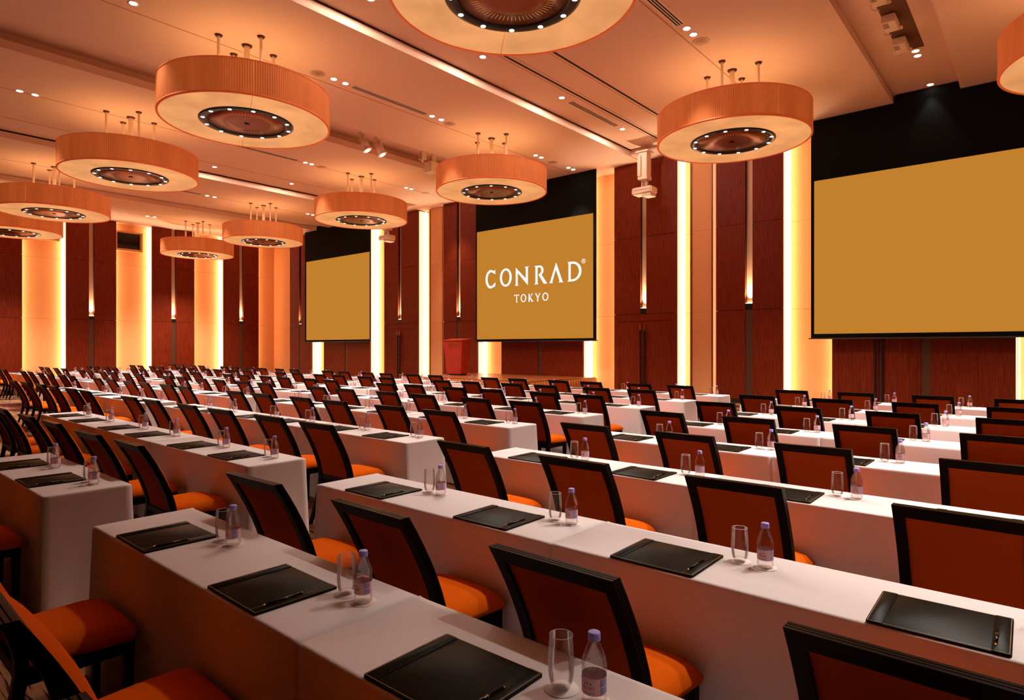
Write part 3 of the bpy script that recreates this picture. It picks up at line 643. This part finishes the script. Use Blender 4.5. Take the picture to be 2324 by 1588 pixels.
# ------------------------------------------------------------------ seating prototypes
def prof(z):
    if z >= .43: s_ = min(1, max(0, (.925 - z) / .495)); return .21 * (1 - (1 - s_) ** 1.5)
    return .21 - .11 * (max(0, .43 - z) / .43) ** 1.4
def swept(m_, xa, xb, za, zb, o0, o1, n=8):
    vs = []; fs = []
    for i in range(n + 1):
        z = za + (zb - za) * i / n; y = prof(z)
        vs += [(xa, y + o0, z), (xb, y + o0, z), (xb, y + o1, z), (xa, y + o1, z)]
    for i in range(n):
        a = 4 * i; b = a + 4
        fs += [(a, a + 1, b + 1, b), (a + 1, a + 2, b + 2, b + 1), (a + 2, a + 3, b + 3, b + 2), (a + 3, a, b, b + 3)]
    fs += [(3, 2, 1, 0), (4 * n, 4 * n + 1, 4 * n + 2, 4 * n + 3)]
    m_.add(vs, fs)
def chair_proto():
    o = empty('banquet_chair')
    fr = MB(); W_ = .235
    for (a, b, ins) in ((-.020, -.008, 0), (-.008, -.004, .0035), (-.004, .006, 0), (.006, .010, .0035), (.010, .022, 0)):
        for sg in (-1, 1):
            x0, x1 = sorted((sg * (W_ - ins), sg * (W_ - .042)))
            swept(fr, x0, x1, .40, .925 - ins, a, b, 8)
        swept(fr, -W_ + .04, W_ - .04, .872, .925 - ins, a, b, 2)
        if ins == 0: swept(fr, -W_ + .04, W_ - .04, .40, .435, a, b, 1)
    put('back_frame', fr.mesh('chair_back_frame', M['lacquer']), o)
    # rear upholstery: gently domed sheet
    def pad(x0, x1, z0, z1, base, bulge, nx=8, nz=8, power=.5):
        b_ = MB(); vs = []
        for j in range(nz + 1):
            for i in range(nx + 1):
                s_, t_ = i / nx, j / nz; x = x0 + (x1 - x0) * s_; z = z0 + (z1 - z0) * t_
                k = (max(0, 4 * s_ * (1 - s_)) ** power) * (max(0, 4 * t_ * (1 - t_)) ** power)
                vs.append((x, prof(z) + base + bulge * k, z))
        fs = [(j * (nx + 1) + i, j * (nx + 1) + i + 1, (j + 1) * (nx + 1) + i + 1, (j + 1) * (nx + 1) + i) for j in range(nz) for i in range(nx)]
        if bulge > 0: fs = [tuple(reversed(f)) for f in fs]
        return b_.add(vs, fs)
    pad(-.194, .194, .434, .873, -.006, -.006).build('back_panel', M['back_cloth'], o, True)
    pad(-.205, .205, .43, .885, .020, .035, 10, 10, .35).build('back_cushion', M['seat_cloth'], o, True)
    # seat cushion
    b_ = MB(); nx, ny = 12, 12; vs = []
    def sh(t): return max(0, 1 - abs(2 * t - 1) ** 5)
    for j in range(ny + 1):
        for i in range(nx + 1):
            s_, t_ = i / nx, j / ny; hw = .205 + .033 * t_
            y = .205 + .395 * t_; rr = .03 * (abs(2 * s_ - 1) ** 6) * (t_ ** 4)
            k = (sh(s_) * sh(t_)) ** .5
            vs.append((hw * (2 * s_ - 1), y - rr, .432 + .048 * k + .010 * sin(pi * s_) * sin(pi * t_)))
    top = len(vs)
    fs = [(j * (nx + 1) + i, j * (nx + 1) + i + 1, (j + 1) * (nx + 1) + i + 1, (j + 1) * (nx + 1) + i) for j in range(ny) for i in range(nx)]
    rim = [i for i in range(nx + 1)] + [(j) * (nx + 1) + nx for j in range(1, ny + 1)] + [ny * (nx + 1) + i for i in range(nx - 1, -1, -1)] + [j * (nx + 1) for j in range(ny - 1, 0, -1)]
    low = []
    for r_ in rim: x, y, z = vs[r_]; low.append(len(vs)); vs.append((x * .97, .43 + (y - .43) * .975, .405))
    n_ = len(rim)
    fs += [(rim[i], low[i], low[(i + 1) % n_], rim[(i + 1) % n_]) for i in range(n_)] + [tuple(reversed(low))]
    b_.add(vs, fs).build('seat', M['seat_cloth'], o, True)
    sr = MB(); sr.box(-.205, .205, .205, .23, .355, .41); sr.box(-.215, .215, .55, .575, .355, .41); sr.box(-.215, -.19, .21, .57, .355, .41); sr.box(.19, .215, .21, .57, .355, .41)
    put('seat_rail', sr.mesh('seat_rail', M['lacquer']), o)
    for sg in (-1, 1):
        lg = MB(); x0 = sg * .213
        vs = []
        for i in range(8):
            z = .41 * (1 - i / 7); w = .021 - .007 * i / 7; y = prof(z); d = .021 - .006 * i / 7
            xx = x0 + sg * .012 * (i / 7) ** 2
            vs += [(xx - w, y - d, z), (xx + w, y - d, z), (xx + w, y + d, z), (xx - w, y + d, z)]
        fs = []
        for i in range(7):
            a = 4 * i; b = a + 4; fs += [(a + 1, a, b, b + 1), (a + 2, a + 1, b + 1, b + 2), (a + 3, a + 2, b + 2, b + 3), (a, a + 3, b + 3, b)]
        fs += [(28, 31, 30, 29)]
        lg.add(vs, fs); put('leg', lg.mesh('rear_leg', M['lacquer']), o)
        x0 = sg * .2
        lg = taper(.013, .02, .013, .02, 0, .41)
        lg.v = [(x + x0, y + .553, z) for x, y, z in lg.v]; put('leg', lg.mesh('front_leg', M['lacquer']), o)
    return o

def rounded(hx_, hy_, r, n=5):
    pts = []
    for cx, cy_, a0 in ((hx_ - r, -hy_ + r, -pi / 2), (hx_ - r, hy_ - r, 0), (-hx_ + r, hy_ - r, pi / 2), (-hx_ + r, -hy_ + r, pi)):
        for i in range(n + 1): a = a0 + pi / 2 * i / n; pts.append((cx + r * cos(a), cy_ + r * sin(a)))
    return pts
def slab(pts, z0, z1, bev=.0015):
    n = len(pts); m_ = MB()
    def ring(k, z): return [(x * k[0], y * k[1], z) for x, y in pts]
    k = (1 - bev / .16, 1 - bev / .16)
    vs = ring((1, 1), z0) + ring((1, 1), z1 - bev) + ring(k, z1)
    fs = []
    for j in range(2): fs += [(j * n + i, j * n + (i + 1) % n, (j + 1) * n + (i + 1) % n, (j + 1) * n + i) for i in range(n)]
    fs += [tuple(range(n - 1, -1, -1)), tuple(range(2 * n, 3 * n))]
    return m_.add(vs, fs)
def pad_proto():
    o = empty('writing_pad'); hx_, hy_ = .178, .152
    slab(rounded(hx_, hy_, .010), .0006, .0065).build('pad_base', M['leather'], o, True)
    for sg in (-1, 1):
        m_ = slab(rounded(.0225, hy_ - .001, .006), .006, .0088, .0012); m_.v = [(x + sg * (hx_ - .0235), y, z) for x, y, z in m_.v]
        m_.build('side_flap', M['leather'], o, True)
    st_ = MB(); z = .0096
    def dash(x0, y0, x1, y1, zz):
        L_ = math.hypot(x1 - x0, y1 - y0); n = int(L_ / .0052); ux, uy = (x1 - x0) / L_, (y1 - y0) / L_
        for i in range(n):
            s0 = i * L_ / n; s1 = s0 + L_ / n * .6; w = .0009
            st_.add([(x0 + ux * s0 - uy * w, y0 + uy * s0 + ux * w, zz), (x0 + ux * s0 + uy * w, y0 + uy * s0 - ux * w, zz), (x0 + ux * s1 + uy * w, y0 + uy * s1 - ux * w, zz), (x0 + ux * s1 - uy * w, y0 + uy * s1 + ux * w, zz)], [(0, 1, 2, 3)])
    a, b = hx_ - .005, hy_ - .005
    dash(-a, -b, a, -b, .0092); dash(a, -b, a, b, .0092); dash(a, b, -a, b, .0092); dash(-a, b, -a, -b, .0092)
    s_ = st_.build('stitching', M['thread'], o); s_['kind'] = 'stuff'
    return o
def pen_proto():
    o = empty('ballpoint_pen')
    m_ = MB(); m_.tube((0, -.062, .0048), (0, .066, .0048), .0044, .0048, 14); m_.build('pen_barrel', M['pen_black'], o, True)
    MB().tube((0, -.076, .0048), (0, -.062, .0048), .0012, .0042, 12).build('pen_tip', M['gold'], o, True)
    MB().tube((0, .010, .0048), (0, .014, .0048), .0052, .0052, 14).build('middle_band', M['gold'], o, True)
    MB().tube((0, .066, .0048), (0, .071, .0048), .0048, .0036, 12).build('end_cap', M['gold'], o, True)
    return o
def glass_proto():
    o = empty('water_glass')
    pr_ = [(.0225, .009), (.027, .014), (.0305, .028), (.0325, .045), (.0332, .062), (.0325, .085), (.031, .110), (.0292, .134)]
    g_ = MB().lathe(pr_, 40)
    g_.build('glass_wall', M['glass'], o, True)
    MB().lathe([(.0288, .1335), (.0292, .1345), (.0296, .1335), (.0292, .1325), (.0288, .1335)], 40).build('glass_rim', M['rim'], o, True)
    MB().lathe([(.0001, .0005), (.0205, .0005), (.0225, .002), (.0235, .008), (.0205, .0135), (.012, .0115), (.0001, .011)], 32).build('thick_base', M['glass_base'], o, True)
    return o
M['rim'] = mat('glass_rim', (240, 214, 196), .15, 0, spec=.8)
def bottle_body(n=40):
    pts = [(.0001, .003), (.016, .001), (.026, .001), (.0298, .006), (.031, .014), (.0305, .022), (.0288, .026), (.0292, .028), (.0297, .031), (.0297, .073), (.0292, .076), (.0300, .079), (.0312, .083), (.0300, .088), (.0312, .093), (.0304, .099),
           (.0285, .108), (.0255, .118), (.0215, .129), (.0172, .139), (.0142, .146), (.0136, .150), (.0136, .153), (.0001, .1535)]
    return MB().lathe(pts, n)
def label_mesh():
    R_ = .0300
    m_ = MB(); m_.cur = 0
    def cyl_patch(a0, a1, z0, z1, mi, dr, n):
        vs = []
        for i in range(n + 1):
            a = a0 + (a1 - a0) * i / n
            vs += [((R_ + dr) * sin(a), -(R_ + dr) * cos(a), z0), ((R_ + dr) * sin(a), -(R_ + dr) * cos(a), z1)]
        m_.add(vs, [(2 * i, 2 * i + 2, 2 * i + 3, 2 * i + 1) for i in range(n)], mi)
    cyl_patch(0, 2 * pi, .032, .072, 0, 0, 44)
    # pale oval behind the word
    vs = [(0, .0515)] + [(.0190 * cos(a), .0515 + .0120 * sin(a)) for a in [2 * pi * i / 28 for i in range(28)]]
    def wrap(x, z, dr): a = x / R_; return ((R_ + dr) * sin(a), -(R_ + dr) * cos(a), z)
    m_.add([wrap(x, z, .00035) for x, z in vs], [(0, 1 + i, 1 + (i + 1) % 28) for i in range(28)], 4)
    # three blue peaks
    for cx, h_ in ((-.008, .0045), (-.001, .0058), (.0065, .0048)):
        m_.add([wrap(cx - .0030, .0585, .0007), wrap(cx + .0034, .0578, .0007), wrap(cx - .0002, .0590 + h_, .0007)], [(0, 1, 2)], 2)
    m_.add([wrap(-.0255, .0715, .0007), wrap(-.0255, .062, .0007), wrap(-.017, .0715, .0007)], [(0, 1, 2)], 2)
    # the word
    cu = bpy.data.curves.new('word', 'FONT'); cu.body = 'evian'; cu.size = .0165; cu.align_x = 'CENTER'; cu.resolution_u = 3
    cu.space_character = .92
    tmp = bpy.data.objects.new('word', cu); COL.objects.link(tmp)
    me = bpy.data.meshes.new_from_object(tmp.evaluated_get(bpy.context.evaluated_depsgraph_get()))
    bm = bmesh.new(); bm.from_mesh(me); bmesh.ops.triangulate(bm, faces=bm.faces[:])
    m_.add([wrap(v_.co.x, .0462 + v_.co.y, .0008) for v_ in bm.verts], [tuple(v_.index for v_ in f.verts) for f in bm.faces], 1)
    bm.free(); bpy.data.objects.remove(tmp); bpy.data.curves.remove(cu); bpy.data.meshes.remove(me)
    # small print and bar code beside it
    for k in range(2): cyl_patch(-.5, .5, .0405 - k * .0035, .0415 - k * .0035, 3, .0004, 8)
    for k in range(7): cyl_patch(.95, 1.75, .0685 - k * .0024, .0697 - k * .0024, 3, .0004, 6)
    x = .98
    while x < 1.72:
        w = random.choice((.02, .035, .05)); cyl_patch(x, x + w, .036, .050, 3, .0004, 1); x += w + .03
    for k in range(8): cyl_patch(-1.9, -1.2, .0685 - k * .0040, .0700 - k * .0040, 3, .0004, 6)
    return m_
def bottle_proto():
    o = empty('water_bottle')
    b_ = bottle_body(40)
    b_.build('bottle_body', M['water'], o, True)
    label_mesh().build('paper_label', [M['label_pink'], M['label_red'], M['label_blue'], M['label_text'], M['label_white']], o)
    cp = MB().lathe([(.0001, .1715), (.0130, .1715), (.0148, .1700), (.0152, .1660), (.0152, .1560), (.0156, .1545), (.0150, .1525), (.0001, .1525)], 32)
    cp.build('bottle_cap', M['cap'], o, True)
    return o
def coaster_mesh(): return MB().lathe([(.0001, .0016), (.0435, .0016), (.044, .0008), (.0435, .0), (.0001, .0)], 36).mesh('coaster', M['paper'], True)

# table cloth ---------------------------------------------------------------
TL, TD, TH = 1.83, .458, .72
def cloth(fl, fr, seed):
    rnd = random.Random(seed); ph = [rnd.uniform(0, 6.28) for _ in range(6)]
    hx_, hy_ = TL / 2 - .0015, TD / 2; NX, NY = 44, 12
    per = [(-hx_ + 2 * hx_ * i / NX, -hy_, 0, -1) for i in range(NX)] + [(hx_, -hy_ + 2 * hy_ * i / NY, 1, 0) for i in range(NY)] + \
          [(hx_ - 2 * hx_ * i / NX, hy_, 0, 1) for i in range(NX)] + [(-hx_, hy_ - 2 * hy_ * i / NY, -1, 0) for i in range(NY)]
    n = len(per); vs = []; fs = []
    zs = [(TH, -.012), (TH - .002, -.004), (TH - .008, 0), (TH - .02, .001)] + [(TH - .02 - (TH - .026) * (k / 9) , None) for k in range(1, 10)]
    for z, off in zs:
        t_ = (TH - z) / TH
        for i, (x, y, nx, ny) in enumerate(per):
            cxl = (x + hx_) < .10; cxr = (hx_ - x) < .10
            flare = .010 * t_
            px, py = x, y
            if off is not None:
                px = x + (off if x >= hx_ - 1e-6 and fr else -off if x <= -hx_ + 1e-6 and fl else 0)
                py = y + ny * off if ny else y
                if nx and (y <= -hy_ + 1e-6): py = y - off
                if nx and not ((nx > 0 and fr) or (nx < 0 and fl)): px = x
            else:
                wav = (sin(x * 9 + ph[0]) * .5 + sin(x * 17 + ph[1]) * .35 + sin(x * 31 + ph[2]) * .15)
                if ny: py = y + ny * (flare + .010 * t_ * t_ * wav + .004 * t_)
                if fl: px = x - (.045 * t_ * max(0, 1 - (x + hx_) / .12))
                if fr: px = px + (.045 * t_ * max(0, 1 - (hx_ - x) / .12))
                if nx: 
                    wv_ = sin(y * 22 + ph[3]) * .008 * t_ * t_
                    px += nx * wv_ * (1 if (fr if nx > 0 else fl) else 0)
                    py = y * (1 + (.02 * t_ + .0) / hy_)
                elif (x <= -hx_ + 1e-6 and ny > 0) or (x <= -hx_ + 1e-6 and ny < 0): py = y + ny * .02 * t_
            vs.append((px, py, z))
    for j in range(len(zs) - 1):
        fs += [(j * n + i, (j + 1) * n + i, (j + 1) * n + (i + 1) % n, j * n + (i + 1) % n) for i in range(n)]
    fs += [tuple(range(n))]
    m_ = MB().add(vs, fs); me = m_.mesh('tablecloth', M['linen'], True)
    return me

ROWY = [.969, 2.178, 3.639, 5.057, 6.453, 7.868, 9.286, 10.717]
BLK = {'first': ([-2.55, -.72, 1.11], range(0, 8), .455, .02), 'second': ([-5.265, -7.10, -8.94], range(0, 8), .40, .08),
       'third': ([-11.45, -13.28, -15.15], range(2, 8), .40, .02), 'fourth': ([-17.75, -19.62, -21.53], range(3, 8), .40, .02),
       'last': ([-24.10, -25.97], range(3, 8), .40, .02)}
chair0 = chair_proto(); pad0 = pad_proto(); pen0 = pen_proto(); glass0 = glass_proto(); bottle0 = bottle_proto(); coaster0 = coaster_mesh()
used = set()
def place(pr_, loc, rz, label, cat, group):
    if pr_.name not in used:
        used.add(pr_.name); o = pr_; o.location = loc; o.rotation_euler = (0, 0, rz)
    else: o = copy_tree(pr_, loc, rz)
    return tag(o, label, cat, group)
# a far bottle and glass whose parts cannot be told apart in the photo still keep them: cheap shared meshes
cloths = {}
tt = MB().box(-.89, .89, -.21, .21, .68, .71).mesh('tabletop', M['wood_dark'])
for bn, (cxs, rows, off, cdx) in BLK.items():
    for k in rows:
        row_c = list(cxs)
        if bn == 'second' and k == 0: row_c = cxs[:1]
        if bn == 'last' and k == 3: row_c = [-24.6, -26.45]
        y0 = ROWY[k]; seat = 0
        for ti, cx in enumerate(row_c):
            # ends of the run of tables
            lo_end = (cx == min(row_c)); hi_end = (cx == max(row_c))
            key = (lo_end, hi_end, (ti + k) % 3)
            if key not in cloths: cloths[key] = cloth(lo_end, hi_end, hash(key) % 1000 if False else (int(lo_end) * 7 + int(hi_end) * 13 + key[2] * 29))
            if not (sees(cx - .9, y0, .7) or sees(cx + .9, y0, .7) or sees(cx, y0 + .4, .7)): continue
            t_ = empty('banquet_table', (cx, y0 + TD / 2, 0), random.uniform(-.002, .002))
            tag(t_, 'narrow table under white floor-length cloth, %s block, %s row, %s from camera-side end' % (bn, ORD[k], ORD[ti if bn != 'first' else 2 - ti]), 'table', 'white-clothed tables in rows')
            put('tablecloth', cloths[key], t_); put('tabletop', tt, t_)
            for sg in ((1, -1) if bn != 'first' else (-1, 1)):
                if bn == 'first': sn = ti * 2 + (0 if sg < 0 else 1); endn = 'from aisle'
                else: sn = ti * 2 + (0 if sg > 0 else 1); endn = 'from camera-side end'
                where = '%s block, %s row, %s seat %s' % (bn, ORD[k], ORD[sn], endn)
                sx = cx + sg * off; jx = random.uniform(-.012, .012); jr = random.uniform(-.02, .02)
                cyy = y0 - .65 + (.03 if k == 0 else 0) + random.uniform(-.015, .015)
                cxx = sx + cdx + random.uniform(-.02, .02)
                dist = math.hypot(sx, y0)
                if sees(cxx, cyy, .9) or sees(cxx + .2, cyy + .6, .46, .05):
                    place(chair0, (cxx, cyy, 0), random.uniform(-.03, .03), 'orange chair with black frame, ' + where, 'chair', 'chairs facing the stage wall')
                px, py = sx + jx + (.01 if bn == 'first' else 0), y0 + .008 + .152
                if sees(px, py, .72, .06):
                    place(pad0, (px, py, TH), jr, 'black stitched leather writing pad, ' + where, 'desk pad', 'writing pads on the tables')
                    place(pen0, (px + .178 - .036, py - .152 + .115, TH + .0063), jr + random.uniform(-.12, .06), 'black pen with gold tip, ' + where, 'pen', 'pens on the pads')
                gx, bx = px + .245, px + .345; gy = y0 + .30 + random.uniform(-.006, .006); by = gy - .004
                if sees(gx, gy, .8, .06):
                    near = dist < 8.5
                    if near:
                        for nm, xx, yy in (('glass', gx, gy), ('bottle', bx, by)):
                            c_ = put('round_coaster', coaster0, None, (xx, yy, TH + .0004)); tag(c_, 'white paper coaster under the %s, ' % nm + where, 'coaster', 'paper coasters')
                    zz = TH + (.0022 if near else .0004)
                    place(glass0, (gx, gy, zz), 0, 'empty clear drinking glass, ' + where, 'glass', 'drinking glasses')
                    place(bottle0, (bx, by, zz), random.uniform(-.15, .15), 'small water bottle with lilac cap, ' + where, 'bottle', 'water bottles')
